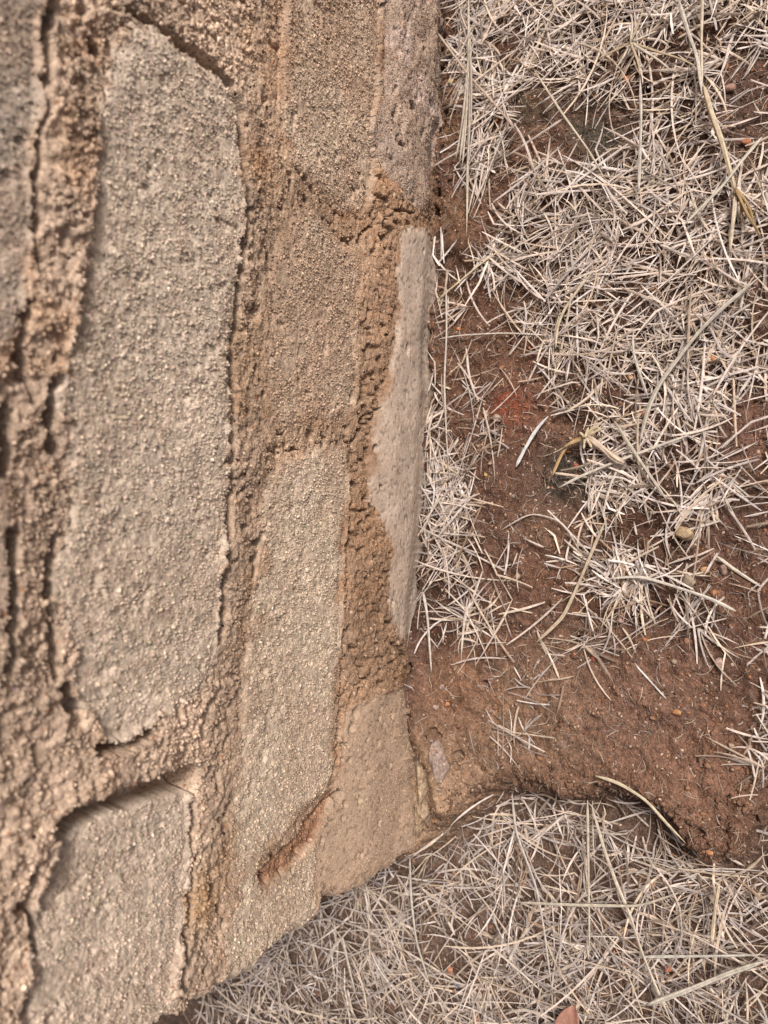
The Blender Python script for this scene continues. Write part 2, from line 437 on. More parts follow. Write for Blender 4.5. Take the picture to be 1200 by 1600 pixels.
    for pts, hw, dep, ev in CRACKS:
        hw *= 1.6; dep *= 1.8
        P = W(pts, 0.0)
        xs = [p[0] for p in P]; zs = [p[1] for p in P]
        sel = (X > min(xs) - .02) & (X < max(xs) + .02) & (Z > min(zs) - .02) & (Z < max(zs) + .02)
        if not sel.any(): continue
        d = line_d(jx[sel] + .0012 * vn(X[sel], Z[sel], .005, 13), jz[sel] + .0012 * vn(X[sel], Z[sel], .005, 14), P)
        ev = min(1, ev + .2)
        if dep > .02 and hw > .006: d = line_d(X[sel] + .002 * vn(X[sel], Z[sel], .016, 19), Z[sel] + .0012 * vn(X[sel], Z[sel], .010, 20), P)
        wv = hw * np.clip(ev + (1 - ev) * 2.2 * (ne[sel] + .15), 0, 1.4)
        H[sel] -= dep * np.clip(1 - d / np.maximum(wv, 1e-5), 0, 1) ** (.2 if hw > .006 else .45) * (wv > hw * .15)
    for (a_, b_, r_) in PITS:
        c = on_wall(a_, b_); rr = r_ * .00052
        d = np.hypot((X - c[0]) * .8, Z - c[2]) + .0008 * vn(X, Z, .002, 15)
        H -= .018 * (1 - sstep(rr * .6, rr * 1.1, d))
    pr_ = np.random.default_rng(5)
    for _ in range(230):                                        # worm holes and lost grains in the footing mortar
        cx_, cz_, rr = pr_.uniform(X0, .5), pr_.uniform(.015, .155), pr_.uniform(.0010, .0026)
        sel = (np.abs(X - cx_) < .005) & (np.abs(Z - cz_) < .005)
        if not sel.any(): continue
        d = np.hypot((X[sel] - cx_) * .7, Z[sel] - cz_) + .0008 * vn(X[sel], Z[sel], .002, 18)
        H[sel] -= .017 * (1 - sstep(rr * .6, rr * 1.1, d)) * (owner[sel] != 9) * (owner[sel] != 7)
    # small random pits in the earthy parts
    pr = (owner < 0) * sstep(.55, .66, fbm(X, Z, .010, 2, 520)) + (owner < 0) * .7 * sstep(.62, .74, vn(X, Z, .0055, 521))
    H -= .0075 * pr * (1 - .6 * up)
    H -= .006 * (owner < 0) * low * sstep(.38, .55, vn(X, Z, .006, 522)) * sstep(-.25, .3, fbm(X, Z, .05, 2, 523))
    # bottom batter, and rounding back at the broken end
    BP = np.array([on_ground(a, b)[:2] for a, b in [(693,-40),(693,0),(690,60),(681,130),(690,190),(676,230),(671,330),(677,350),(682,420),(675,500),(665,540),(670,600),(668,680),(663,780),(656,850),(649,950),(641,1000),(633,1050),(643,1090),(647,1130),(650,1200),(652,1300)]])[::-1]
    tgt = -np.interp(X, BP[:, 0], BP[:, 1]); h0 = np.interp(X[:, 0], X[:, 0], H[:, int(np.argmin(np.abs(Z[0])))])[:, None]
    H += np.where(X < .52, np.clip(tgt - h0, -.012, .012), 0) * (1 - sstep(.004, .04, Z))
    de = X - wall_edge(Z)
    H -= .016 * (1 - np.sqrt(np.clip(1 - (1 - np.clip(de / .016, 0, 1)) ** 2, 0, 1)))
    return H, owner, C

t = (1 + 5 ** .5) / 2
ICO_V = np.array([(-1,t,0),(1,t,0),(-1,-t,0),(1,-t,0),(0,-1,t),(0,1,t),(0,-1,-t),(0,1,-t),(t,0,-1),(t,0,1),(-t,0,-1),(-t,0,1)]) / math.sqrt(1 + t * t)
ICO_F = np.array([(0,11,5),(0,5,1),(0,1,7),(0,7,10),(0,10,11),(1,5,9),(5,11,4),(11,10,2),(10,7,6),(7,1,8),(3,9,4),(3,4,2),(3,2,6),(3,6,8),(3,8,9),(4,9,5),(2,4,11),(6,2,10),(8,6,7),(9,8,1)])
def grains(P, R, C):
    n = len(P)
    V = ICO_V[None] * (1 + .28 * rng.standard_normal((n, 12, 1))) * (R[:, None] * (1 + .3 * rng.standard_normal((n, 3))).clip(.45, 1.8))[:, None, :]
    V = V + P[:, None, :]
    F = ICO_F[None] + (np.arange(n) * 12)[:, None, None]
    return V.reshape(-1, 3), F.reshape(-1, 3), np.repeat(C, 12, 0)
xa = axis(X0 - .03, .50, .0011, X0 - .0301, 2.3, 1.25, .02)
za = axis(-.012, .475, .0008, -.16, .97, 1.25, .016)
XX, ZZ = np.meshgrid(xa, za, indexing='ij')
WH, WO, WC = wall_fields(XX, ZZ)

def wall_front(x, z):
    """height of the wall face in front of y=0 by nearest sample"""
    i = np.clip(np.searchsorted(xa, x), 0, len(xa) - 1); j = np.clip(np.searchsorted(za, z), 0, len(za) - 1)
    return WH[i, j]

WL = np.array([.9, .15, 0.0])
wall = empty('stone_wall', WL, 'weathered wall of long sandstone blocks set in crumbling brown earth mortar', 'wall')
THICK = .30
Pg = np.stack([XX, -WH, ZZ], -1).reshape(-1, 3)
Cg = WC.reshape(-1, 3)
nx, nz_ = XX.shape
I = np.arange(nx * nz_).reshape(nx, nz_)
Q = np.stack([I[:-1, :-1], I[1:, :-1], I[1:, 1:], I[:-1, 1:]], -1).reshape(-1, 4)
qx = .5 * (XX[:-1, :-1] + XX[1:, 1:]).ravel(); qz = .5 * (ZZ[:-1, :-1] + ZZ[1:, 1:]).ravel()
keep = qx > wall_edge(qz)
own = WO[:-1, :-1].ravel()
NV = nx * nz_
def dir_edges(q):
    e = np.concatenate([q[:, [0, 1]], q[:, [1, 2]], q[:, [2, 3]], q[:, [3, 0]]])
    k = e[:, 0].astype(np.int64) * NV + e[:, 1]; kr = e[:, 1].astype(np.int64) * NV + e[:, 0]
    return e[~np.isin(k, kr)]
outer = dir_edges(Q[keep])
outer_key = set((outer[:, 0].astype(np.int64) * NV + outer[:, 1]).tolist())
wall_parts = {}
for i in range(-1, len(STONES)):
    q = Q[keep & (own == i)]
    if not len(q): continue
    be = dir_edges(q)
    key = be[:, 0].astype(np.int64) * NV + be[:, 1]
    isout = np.array([k in outer_key for k in key.tolist()], bool) if len(key) else np.zeros(0, bool)
    V = [Pg]; Cc = [Cg]; F = [q]; n = NV
    for sel, depth, seg in ((isout, THICK, 70), (~isout, .06, 1)):
        if i < 0 and seg == 1: continue
        e = be[sel]
        if not len(e): continue
        u, inv = np.unique(e, return_inverse=True); inv = inv.reshape(e.shape)
        base = Pg[u]; prev = u
        for s in range(1, seg + 1):
            y = base[:, 1] + (depth - base[:, 1]) * s / seg
            p = base.copy(); p[:, 1] = y
            if seg > 1:
                nrm = .004 * fbm(y, base[:, 2], .03, 4, 600) + .0018 * np.clip(1 - worley(y, base[:, 2], .008, 601)[0], 0, 1)
                left = base[:, 0] < X0 + .15
                p[:, 0] = np.where(left, p[:, 0] + (nrm - .003) * min(1, s / 4), p[:, 0])
                top = base[:, 2] > .9
                p[:, 2] = np.where(top, p[:, 2] + nrm * min(1, s / 4), p[:, 2])
            V.append(p); Cc.append(Cg[u] * (1 + (.15 * fbm(y, base[:, 2], .02, 3, 602)[:, None] if seg > 1 else 0)))
            new = np.arange(n, n + len(u)); n += len(u)
            F.append(np.stack([prev[inv[:, 1]], prev[inv[:, 0]], new[inv[:, 0]], new[inv[:, 1]]], -1))
            prev = new
    V = np.concatenate(V); Cc = np.concatenate(Cc); F = np.concatenate(F)
    u, inv = np.unique(F, return_inverse=True); F = inv.reshape(F.shape)
    V = V[u]; Cc = Cc[u]; FL = [F]
    if i >= 0 and i != 9:                       # the coarse sand grains standing out of the face
        pxs = [p[0] for p in STONES[i]['p']]; pzs = [p[1] for p in STONES[i]['p']]
        xl, xh, zl, zh = max(min(pxs), X0), min(max(pxs), .49), min(pzs), min(max(pzs), .465)
        if xh > xl and zh > zl:
            ng = int((xh - xl) * (zh - zl) / 2.1e-6)
            x_ = rng.uniform(xl, xh, ng); z_ = rng.uniform(zl, zh, ng)
            a_ = np.clip(np.searchsorted(xa, x_), 0, nx - 1); b_ = np.clip(np.searchsorted(za, z_), 0, nz_ - 1)
            ok_ = (WO[a_, b_] == i) & (x_ > wall_edge(z_) + .003) & (WH[a_, b_] > -.006) & (vn(x_, z_, .012, 70) > -.75)
            x_, z_, a_, b_ = x_[ok_], z_[ok_], a_[ok_], b_[ok_]
            r_ = (.00050 if STONES[i]['m'] == 'c' else .00036) * np.exp(rng.normal(0, .36, len(x_))).clip(.5, 2.2)
            cg_ = WC[a_, b_] * np.exp(rng.normal(-.02, .17, (len(x_), 1))) * (1 + rng.normal(0, .03, (len(x_), 3))) * 1.06
            gv, gf, gc = grains(np.column_stack([x_, -WH[a_, b_] - r_ * rng.uniform(-.12, .45, len(x_)), z_]), r_, cg_)
            FL.append(gf + len(V)); V = np.concatenate([V, gv]); Cc = np.concatenate([Cc, gc])
    mat = M_MORTAR if i < 0 else {'c': M_STONE, 'f': M_FINE, 'p': M_MORTAR}[STONES[i]['m']]
    o = mk('mortar' if i < 0 else 'stone_block', V, FL, mat, wall, Cc, loc=WL)
    if i >= 0 and STONES[i].get('label'): o['label'] = STONES[i]['label']
    if i < 0: MORTAR = o
    if i < 0: o['label'] = 'crumbly brown earth mortar filling the joints'
# core behind the faces
c0, c1 = np.array([X0 + .03, .035, -.16]), np.array([2.29, THICK, .955])
bx = np.array([[x, y, z] for x in (c0[0], c1[0]) for y in (c0[1], c1[1]) for z in (c0[2], c1[2])])
mk('rubble_core', bx, np.array([[0, 1, 3, 2], [4, 6, 7, 5], [0, 4, 5, 1], [2, 3, 7, 6], [0, 2, 6, 4], [1, 5, 7, 3]]), M_MORTAR, wall,
   np.tile(arr(.33, .24, .16), (8, 1)), smooth=False, loc=WL)

# ------------------------------------------------------------------ ground
G = lambda pts: [tuple(on_ground(a, b)[[0, 1]]) for a, b in pts]
UPPER = G([(600,1330),(640,1313),(672,1292),(705,1268),(740,1238),(772,1222),(805,1214),(850,1214),(885,1236),(905,1240),(935,1224),(990,1238),(1040,1262),(1068,1290),(1085,1316),(1120,1337),(1148,1322),(1160,1275),(1176,1215),(1200,1165)])
UPPER = UPPER + [(UPPER[-1][0] - .02, -.45), (-.30, -.9), (-.2, -40), (40, -40), (40, 40), (X0 + .02, 40), (X0 + .02, .0)]
DROP = .050
BARE = [  # bare earth patches: outline px, how bare
 ([(870,185),(930,168),(988,186),(986,232),(940,266),(885,262),(858,232)], .93),
 ([(800,200),(830,130),(868,140),(860,200),(840,245),(806,240)], .8),
 ([(1130,120),(1210,95),(1210,270),(1160,262),(1132,200)], .85),
 ([(676,-20),(702,-20),(706,120),(722,150),(722,300),(788,330),(770,372),(690,372),(660,300),(664,150)], .93),
 ([(676,490),(700,500),(760,490),(838,545),(850,600),(800,612),(700,600),(680,560)], .86),
 ([(700,600),(850,606),(870,660),(905,705),(905,800),(870,835),(770,860),(745,800),(750,740),(790,690),(770,640),(704,660)], .92),
 ([(690,640),(760,650),(745,700),(690,690)], .5),
 ([(790,860),(900,800),(906,950),(860,1000),(790,965),(755,900)], .80),
 ([(1125,640),(1210,610),(1210,715),(1150,720),(1118,680)], .85),
 ([(1120,800),(1210,790),(1210,960),(1130,960),(1090,905),(1096,850)], .82),
 ([(636,1000),(690,1020),(760,1000),(850,1000),(900,1015),(1000,1040),(1100,1000),(1210,960),(1185,1150),(1170,1300),(1120,1340),(1060,1290),(900,1245),(760,1240),(640,1320)], .965),
 ([(860,1320),(900,1318),(905,1370),(880,1385),(850,1360)], .9),
 ([(985,115),(1030,150),(1020,185),(980,160)], .5),
 ([(1180,440),(1220,440),(1220,520),(1180,500)], .7),
]
EXTRA = [([(762,1030),(870,1000),(888,1090),(800,1100)], .55), ([(765,1120),(850,1112),(868,1170),(775,1180)], .6), ([(690,980),(760,960),(770,1030),(690,1040)], .3), ([(760,870),(800,850),(820,900),(770,930)], .5), ([(1010,1100),(1060,1100),(1060,1180),(1010,1180)], .12),
         ([(1160,1140),(1210,1120),(1210,1260),(1165,1250)], .8), ([(1080,1020),(1160,990),(1170,1060),(1090,1060)], .12),
         ([(700,580),(800,590),(800,640),(700,640)], .35), ([(1150,900),(1205,900),(1200,1010),(1150,1000)], .3)]
def cover(px, py):
    """how much straw lies at a place of the ground"""
    d = np.ones(np.shape(px))
    jx = px + 9 * vn(px, py, 28, 1); jy = py + 9 * vn(px, py, 28, 2)
    for p, k in BARE: d = np.minimum(d, 1 - k * sstep(-16, -2, poly_sd(jx, jy, p)))
    for p, k in EXTRA: d = np.maximum(d, k * sstep(-8, 8, poly_sd(jx, jy, p)))
    return d

gx = axis(-.72, .52, .0014, -40, 40, 1.16)
gy = axis(-.36, .02, .0011, -40, 40, 1.16)
GX, GY = np.meshgrid(gx, gy, indexing='ij')
def ground_fields(X, Y):
    j1 = X + .006 * fbm(X, Y, .03, 4, 801, .65); j2 = Y + .006 * fbm(X, Y, .03, 4, 802, .65)
    du = poly_sd(j1, j2, UPPER)
    up = sstep(-.030, .003, du + .010 * fbm(X, Y, .02, 4, 807, .65))
    near = np.exp(-np.hypot(X, Y) / 1.5)
    Z = (up - 1) * DROP
    lump, _, lr = worley(X, Y, .011, 811); cr, _, crr = worley(X, Y, .0042, 812)
    det = .0035 * fbm(X, Y, .06, 4, 803) + .0026 * fbm(X, Y, .014, 3, 804) + .0022 * np.clip(1 - lump * 1.3, 0, 1) * sstep(.3, .7, lr) + .0008 * np.clip(1 - cr * 1.4, 0, 1) * sstep(.35, .8, crr)
    clod = fbm(X, Y, .022, 4, 815, .62)
    det = det + .0045 * np.clip(clod, -.1, 1)
    Z = Z + det * (.2 + near)
    Z = Z + .003 * np.exp(-np.clip(du, 0, 1) / .02) * up                          # raised lip of the clay tongue
    Z = Z + .02 * fbm(X, Y, 1.5, 3, 805) * sstep(1.0, 4, np.hypot(X, Y))
    # soil banked up against the wall foot, with dark gaps
    onwall = (X > X0 - .01)
    Z = Z + onwall * .007 * np.exp(-np.clip(-Y - .012, 0, 1) / .010) * (.35 + 1.4 * fbm(X, Y, .035, 3, 806))
    foot = line_d(X, Y, [tuple(on_ground(a, b)[[0, 1]]) for a, b in [(655,1090),(668,1150),(690,1200),(700,1250)]])
    Z = Z + .020 * np.exp(-(foot / .016) ** 2) * up                                # lump of clay at the corner
    # colours
    n1 = sstep(-.5, .5, fbm(X, Y, .09, 4, 820))[..., None]; n2 = fbm(X, Y, .022, 4, 821)[..., None]
    C = arr(.108, .064, .045) * (1 - n1) + arr(.148, .084, .055) * n1
    C = C * (1 + .35 * n2)
    ppx, ppy = to_px(np.stack([X, Y, 0 * X], -1)); straw_shade = (cover(ppx, ppy) * up)[..., None]
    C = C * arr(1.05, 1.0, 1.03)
    C = C * (1 - .45 * straw_shade)                                   # moist soil, with shade of the straw gaps painted into its colour
    lower = (1 - up)[..., None]
    C = C * (1 - lower) + arr(.125, .082, .062) * (1 + .3 * n2) * lower
    P = np.stack([X, Y, 0 * X], -1); px, py = to_px(P)
    for cx, cy, r, c in [(935,215,60,(.066,.055,.042)),(885,745,52,(.062,.052,.042)),(795,632,36,(.175,.058,.034)),(830,170,34,(.09,.065,.045)),
                         (1165,180,60,(.105,.066,.05)),(1165,690,60,(.125,.07,.052)),(1160,840,60,(.105,.06,.045)),(700,520,80,(.125,.068,.043)),
                         (740,560,60,(.115,.063,.042)),(880,1110,110,(.185,.115,.078)),(1110,1230,90,(.19,.105,.07)),(720,1150,70,(.23,.14,.09)),
                         (800,1130,80,(.21,.125,.08)),(1000,1100,100,(.175,.10,.07)),(840,820,40,(.15,.09,.062)),(700,330,40,(.19,.105,.062)),(700,200,30,(.19,.11,.065)),
                         (715,1070,50,(.22,.12,.075)),(680,1240,60,(.30,.20,.125)),(640,1290,50,(.30,.2,.125)),(740,1215,40,(.26,.165,.11))]:
        w_ = (np.exp(-(((px - cx) ** 2 + (py - cy) ** 2) / r ** 2) ** 1.3) * (1 + .5 * fbm(X, Y, .012, 3, 830)))[..., None]
        w_ = np.clip(w_, 0, 1) * (1 if cy > 1000 else 1)
        C = C * (1 - w_) + np.array(c) * (1 + .2 * n2) * w_
    C = C * (.85 + .3 * crr)[..., None]
    hole = [(638,1040,9),(630,1052,8),(684,1140,6),(716,1180,8),(714,1196,6),(650,1110,6),(690,1148,5),(697,175,7),(686,140,8),(682,300,7),(678,330,7),(672,555,6),(700,95,6),(682,250,6),
            (1010,145,9),(990,975,10),(1020,960,8),(760,1068,6),(690,230,5),(676,520,5),(1170,1290,8),(930,1232,6),(1090,1300,7),(905,1000,6)]
    for a_, b_, r_ in hole:
        c = on_ground(a_, b_); rr = r_ * .00065
        d = np.hypot(X - c[0], (Y - c[1])) + .0012 * vn(X, Y, .004, 840)
        Z = Z - .011 * (1 - sstep(rr * .5, rr * 1.2, d))
    # narrow gap where soil has shrunk from the wall
    gap = onwall * (Y > -.02) * sstep(-.1, .35, fbm(X, Y * .3, .05, 3, 841))
    wf = -wall_front(X.ravel(), np.zeros(X.size)).reshape(X.shape)
    Z = Z - .014 * gap * np.exp(-(np.clip(wf - Y, -.02, 1) / .0042) ** 2)
    Z = np.where((Y > -.002) & (X > X0 + .03) & (Y < THICK + .02), np.minimum(Z, -.02), Z)
    return Z, C
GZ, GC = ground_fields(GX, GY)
def gz(x, y):
    i = np.clip(np.searchsorted(gx, x) - 1, 0, len(gx) - 2); j = np.clip(np.searchsorted(gy, y) - 1, 0, len(gy) - 2)
    fx = np.clip((x - gx[i]) / (gx[i + 1] - gx[i]), 0, 1); fy = np.clip((y - gy[j]) / (gy[j + 1] - gy[j]), 0, 1)
    return (GZ[i, j] * (1 - fx) + GZ[i + 1, j] * fx) * (1 - fy) + (GZ[i, j + 1] * (1 - fx) + GZ[i + 1, j + 1] * fx) * fy
I = np.arange(GX.size).reshape(GX.shape)
QG = np.stack([I[:-1, :-1], I[1:, :-1], I[1:, 1:], I[:-1, 1:]], -1).reshape(-1, 4)
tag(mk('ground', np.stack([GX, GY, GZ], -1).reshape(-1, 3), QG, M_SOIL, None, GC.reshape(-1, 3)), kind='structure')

# ------------------------------------------------------------------ grit: small loose grains
n = 20000
P = np.stack([rng.uniform(-.62, .5, n), rng.uniform(-.33, -.004, n)], -1)
R = .00045 * np.exp(rng.normal(0, .6, n)).clip(.5, 6.0)
pal = np.array([(.24,.13,.08),(.13,.07,.048),(.34,.24,.17),(.42,.17,.07),(.10,.075,.06),(.30,.21,.18),(.2,.11,.07),(.16,.09,.06)])
ci = rng.choice(len(pal), n, p=[.25,.23,.1,.02,.08,.07,.15,.10])
V, F, C = grains(np.column_stack([P, gz(P[:, 0], P[:, 1]) + R * .4]), R, pal[ci] * rng.uniform(.8, 1.2, (n, 1)))
tag(mk('gravel', V, F, M_GRIT, None, C), 'fine loose grit and soil crumbs strewn over the red earth', 'gravel', kind='stuff')
rim = np.array(UPPER[2:20]); k_ = rng.integers(0, len(rim) - 1, 1500); t_ = rng.random((1500, 1))
P = rim[k_] * (1 - t_) + rim[k_ + 1] * t_ + rng.normal(0, .009, (1500, 2)); R = .0008 * np.exp(rng.normal(0, .55, 1500)).clip(.5, 4)
V, F, C = grains(np.column_stack([P, gz(P[:, 0], P[:, 1]) + R * .3]), R, arr(.16, .095, .062) * rng.uniform(.7, 1.3, (1500, 1)))
tag(mk('clay_crumbs', V, F, M_SOIL, None, C), 'loose crumbs of brown clay along the crumbling rim above the lower grass', 'clay crumbs', kind='stuff')
# crumbs stuck in the mortar
n = 95000
x = rng.uniform(X0, .48, n); z = rng.uniform(.0, .46, n)
i = np.clip(np.searchsorted(xa, x), 0, nx - 1); j = np.clip(np.searchsorted(za, z), 0, nz_ - 1)
ok = (WO[i, j] < 0) & (fbm(x, z, .022, 3, 45) + rng.uniform(-.3, .3, n) > -.12) & (x > wall_edge(z) + .002) & (WH[i, j] > -.009)
x, z, i, j = x[ok], z[ok], i[ok], j[ok]
upz = sstep(.2, .32, z)
R = (.00042 + .00036 * upz) * np.exp(rng.normal(0, .42, len(x))).clip(.5, 2.6)
C = WC[i, j] * rng.uniform(.8, 1.3, (len(x), 1)); C = C * np.where(rng.random((len(x), 1)) < .12, arr(1.35, 1.4, 1.4), 1.0)
V, F, C = grains(np.column_stack([x, -WH[i, j] - R * .15, z]), R, C)
cb = tag(mk('crumbs', V, F, M_GRIT, wall, C, loc=WL), kind='stuff')
cb.parent = MORTAR

# ------------------------------------------------------------------ dry straw
def ribbons(cen, ang, L, wd, lift, pitch, curv, roll, C, K=8, drape=True, bow=0.0, flatw=None):
    """many straw blades: centre xy, heading, length, width ... -> V, F, C"""
    n = len(cen)
    ts = np.linspace(0, 1, K)
    kink = np.where(rng.random(n) < .22, rng.normal(0, .7, n), 0); kp = rng.uniform(.25, .75, n)
    a = ang[:, None] + curv[:, None] * (ts - .5) + kink[:, None] * (ts[None] > kp[:, None])
    st = L[:, None] / (K - 1)
    dx, dy = np.cos(a) * st, np.sin(a) * st
    x = np.cumsum(dx, 1); y = np.cumsum(dy, 1)
    x = x - x.mean(1, keepdims=True) + cen[:, :1]; y = y - y.mean(1, keepdims=True) + cen[:, 1:2]
    wf = -wall_front(x.ravel(), np.full(x.size, .004)).reshape(x.shape) - .0015
    push = np.where(x > X0 - .002, np.maximum(y - wf, 0), 0).max(1)
    y = y - push[:, None] * rng.uniform(1, 1.3, (n, 1))
    kp_ = push < .006
    g_ = gz(x, y); kp_ &= (g_.max(1) - g_.min(1)) < .018
    x, y, a, L, wd, lift, pitch, roll, C = x[kp_], y[kp_], a[kp_], L[kp_], wd[kp_], lift[kp_], pitch[kp_], roll[kp_], C[kp_]
    n = len(x)
    g = gz(x, y)
    zc = g.mean(1, keepdims=True) * .6 + g.max(1, keepdims=True) * .4 + lift[:, None] + pitch[:, None] * L[:, None] * (ts - .5) + bow * L[:, None] * (.25 - (ts - .5) ** 2) * rng.uniform(-.3, 1, (n, 1))
    z = np.maximum(zc, g + .0004 + wd[:, None] * .2)
    P = np.stack([x, y, z], -1)
    T = np.gradient(P, axis=1); T /= np.linalg.norm(T, axis=2, keepdims=True) + 1e-12
    S = np.cross(T, np.array([0, 0, 1.0])); S /= np.linalg.norm(S, axis=2, keepdims=True) + 1e-12
    U = np.cross(S, T)
    rl = roll[:, None] + rng.normal(0, .5, n)[:, None] * (ts - .5)
    A = S * np.cos(rl)[..., None] + U * np.sin(rl)[..., None]; B = np.cross(A, T)
    cut = np.where(rng.random(n) < .45, rng.uniform(.45, .9, n), .10)[:, None]
    prof = np.minimum(1, .6 + 3.5 * ts) * np.minimum(1, cut + 3.2 * (1 - ts)) * (1 + .12 * np.sin(ts * rng.uniform(3, 9, (n, 1)) + rng.uniform(0, 6, (n, 1))))
    hw = (wd[:, None] * prof * .5)[..., None]
    B = np.where((B[..., 2:3] < 0), -B, B)
    vv = np.stack([P - A * hw, P + B * hw * .45, P + A * hw], 2)      # n,K,3,3
    base = (np.arange(n) * K * 3)[:, None]
    k = np.arange(K - 1)[None] * 3 + base
    F = np.concatenate([np.stack([k, k + 1, k + 4, k + 3], -1).reshape(-1, 4), np.stack([k + 1, k + 2, k + 5, k + 4], -1).reshape(-1, 4)])
    sh = 1 + .10 * np.sin(ts * 6 + rng.uniform(0, 6, (n, 1)))
    Cc = (C[:, None, :] * sh[..., None])[:, :, None, :].repeat(3, 2)
    Cc[:, :, 1] *= rng.uniform(.72, 1.05, (n, 1, 1)); Cc[:, -2:] *= rng.uniform(.75, 1.05, (n, 1, 1, 1))
    return vv.reshape(-1, 3), F, Cc.reshape(-1, 3)

SP = np.array([(.70,.61,.52),(.64,.575,.52),(.70,.59,.46),(.48,.43,.40),(.52,.42,.32),(.26,.205,.16),(.80,.74,.69),(.36,.25,.165)])
def straw_cols(n, w=(.22,.20,.09,.15,.11,.12,.07,.04)):
    w = np.array(w) / sum(w)
    return SP[rng.choice(8, n, p=w)] * arr(1, .95, .935) * rng.uniform(.82, 1.12, (n, 1))

def scatter(n, xr, yr, lower, power=1.0):
    c = np.stack([rng.uniform(*xr, n), rng.uniform(*yr, n)], -1)
    z = gz(c[:, 0], c[:, 1])
    islow = z < -DROP * (.30 if lower else .6)
    px, py = to_px(np.column_stack([c, z]))
    dn = cover(px, py) * (.30 + .85 * sstep(-.4, .15, fbm(c[:, 0], c[:, 1], .04, 3, 900)))
    if lower:
        ok = islow & (rng.random(n) < np.where(poly_sd(px, py, BARE[11][0]) > -10, .03, .28 + .9 * sstep(-.35, .1, fbm(c[:, 0], c[:, 1], .035, 3, 902))))
        ok &= ~((c[:, 0] > X0 - .004) & (c[:, 1] > -.004) & (c[:, 1] < THICK + .01))
    else:
        ok = (~islow) & (rng.random(n) < dn ** power) & ~((c[:, 0] > X0 - .004) & (c[:, 1] > -.006))
    return c[ok], px[ok], py[ok]

VS, FS, CS, off = [], [], [], 0
def add(vfc):
    global off
    V, F, C = vfc
    VS.append(V); FS.append(F + off); CS.append(C); off += len(V)
def flush(name, label, cat='grass'):
    global VS, FS, CS, off
    o = mk(name, np.concatenate(VS), np.concatenate(FS), M_STRAW, None, np.concatenate(CS))
    tag(o, label, cat, kind='stuff'); VS, FS, CS, off = [], [], [], 0
    return o
def local_angle(c, seed):
    return math.pi * (fbm(c[:, 0], c[:, 1], .05, 2, seed) * 2.2)
# upper level: matted layers of short cut blades
c, _, _ = scatter(3500, (-.42, .56), (-.42, -.003), False, 1.2); m = len(c)   # fine dark thatch
add(ribbons(c, rng.uniform(0, 6.3, m), rng.uniform(.008, .03, m), rng.uniform(.0005, .0011, m), rng.uniform(0, .002, m), rng.normal(0, .08, m), rng.normal(0, .5, m), rng.normal(0, .6, m), straw_cols(m, (.05,.05,.1,.2,.2,.4,.0,.3)) * .7, K=5))
c, _, _ = scatter(12500, (-.42, .56), (-.42, -.003), False, 2.0); m = len(c)
add(ribbons(c, np.where(rng.random(m) < .5, local_angle(c, 910) + rng.normal(0, .45, m), rng.uniform(0, 6.3, m)), rng.gamma(6, .0052, m).clip(.012, .07), rng.uniform(.0007, .0018, m), rng.uniform(0.0005, .0075, m), rng.normal(0, .13, m), rng.normal(0, .36, m), rng.normal(0, .55, m), straw_cols(m)))
c, _, _ = scatter(2600, (-.42, .56), (-.42, -.003), False, 2.2); m = len(c)
add(ribbons(c, rng.uniform(0, 6.3, m), rng.gamma(7, .0085, m).clip(.03, .10), rng.uniform(.0008, .0020, m), rng.uniform(.003, .010, m), rng.normal(0, .16, m), rng.normal(0, .4, m), rng.normal(0, .5, m), straw_cols(m, (.3,.24,.14,.08,.08,.03,.14,.01))))
# tufts radiating from crowns
tc, _, _ = scatter(420, (-.42, .56), (-.42, -.01), False, 1.3)
tz = to_px(np.column_stack([tc, gz(tc[:, 0], tc[:, 1])]))
tc = tc[cover(*tz) > .6]
for q in tc[:230]:
    k = rng.integers(6, 14); th = rng.uniform(0, 6.3); sp = rng.uniform(.3, 1.0)
    a = th + rng.normal(0, sp, k); L = rng.uniform(.02, .055, k)
    cc = q + np.stack([np.cos(a), np.sin(a)], -1) * (L * .5)[:, None]
    add(ribbons(cc, a, L, rng.uniform(.0008, .0019, k), rng.uniform(.002, .005, k), rng.uniform(-.02, .18, k), rng.normal(0, .6, k), rng.normal(0, .5, k), straw_cols(k), bow=.1))
flush('dry_grass', 'matted layer of short bleached dead grass covering the red soil beside the wall')
# lower level, beyond the broken end: longer, wispier
n0 = 6000
c, _, _ = scatter(n0, (-.75, -.2), (-.42, .30), True); m = len(c)
add(ribbons(c, rng.uniform(0, 6.3, m), rng.gamma(6, .005, m).clip(.012, .07), rng.uniform(.0008, .0024, m), rng.uniform(.0005, .010, m), rng.normal(0, .22, m), rng.normal(0, .6, m), rng.normal(0, .6, m), straw_cols(m) * .92))
c, _, _ = scatter(1500, (-.75, -.2), (-.42, .30), True); m = len(c)
add(ribbons(c, rng.uniform(0, 6.3, m), rng.gamma(7, .011, m).clip(.04, .15), rng.uniform(.0008, .0019, m), rng.uniform(.006, .022, m), rng.normal(0, .25, m), rng.normal(0, .7, m), rng.normal(0, .5, m), straw_cols(m, (.3,.2,.22,.08,.12,.03,.05,.01)) * .95, K=10, bow=.2))
tc, _, _ = scatter(260, (-.75, -.22), (-.42, .25), True)
for q in tc:
    k = rng.integers(8, 18); a = rng.uniform(0, 6.3, k); L = rng.uniform(.025, .07, k)
    cc = q + np.stack([np.cos(a), np.sin(a)], -1) * (L * .45)[:, None]
    add(ribbons(cc, a, L, rng.uniform(.0007, .0016, k), rng.uniform(.004, .012, k), rng.uniform(.1, .6, k), rng.normal(0, .5, k), rng.normal(0, .5, k), straw_cols(k) * .95, bow=.2))
flush('dry_grass', 'wispy tangle of dead grass on the lower ground beyond the wall end')
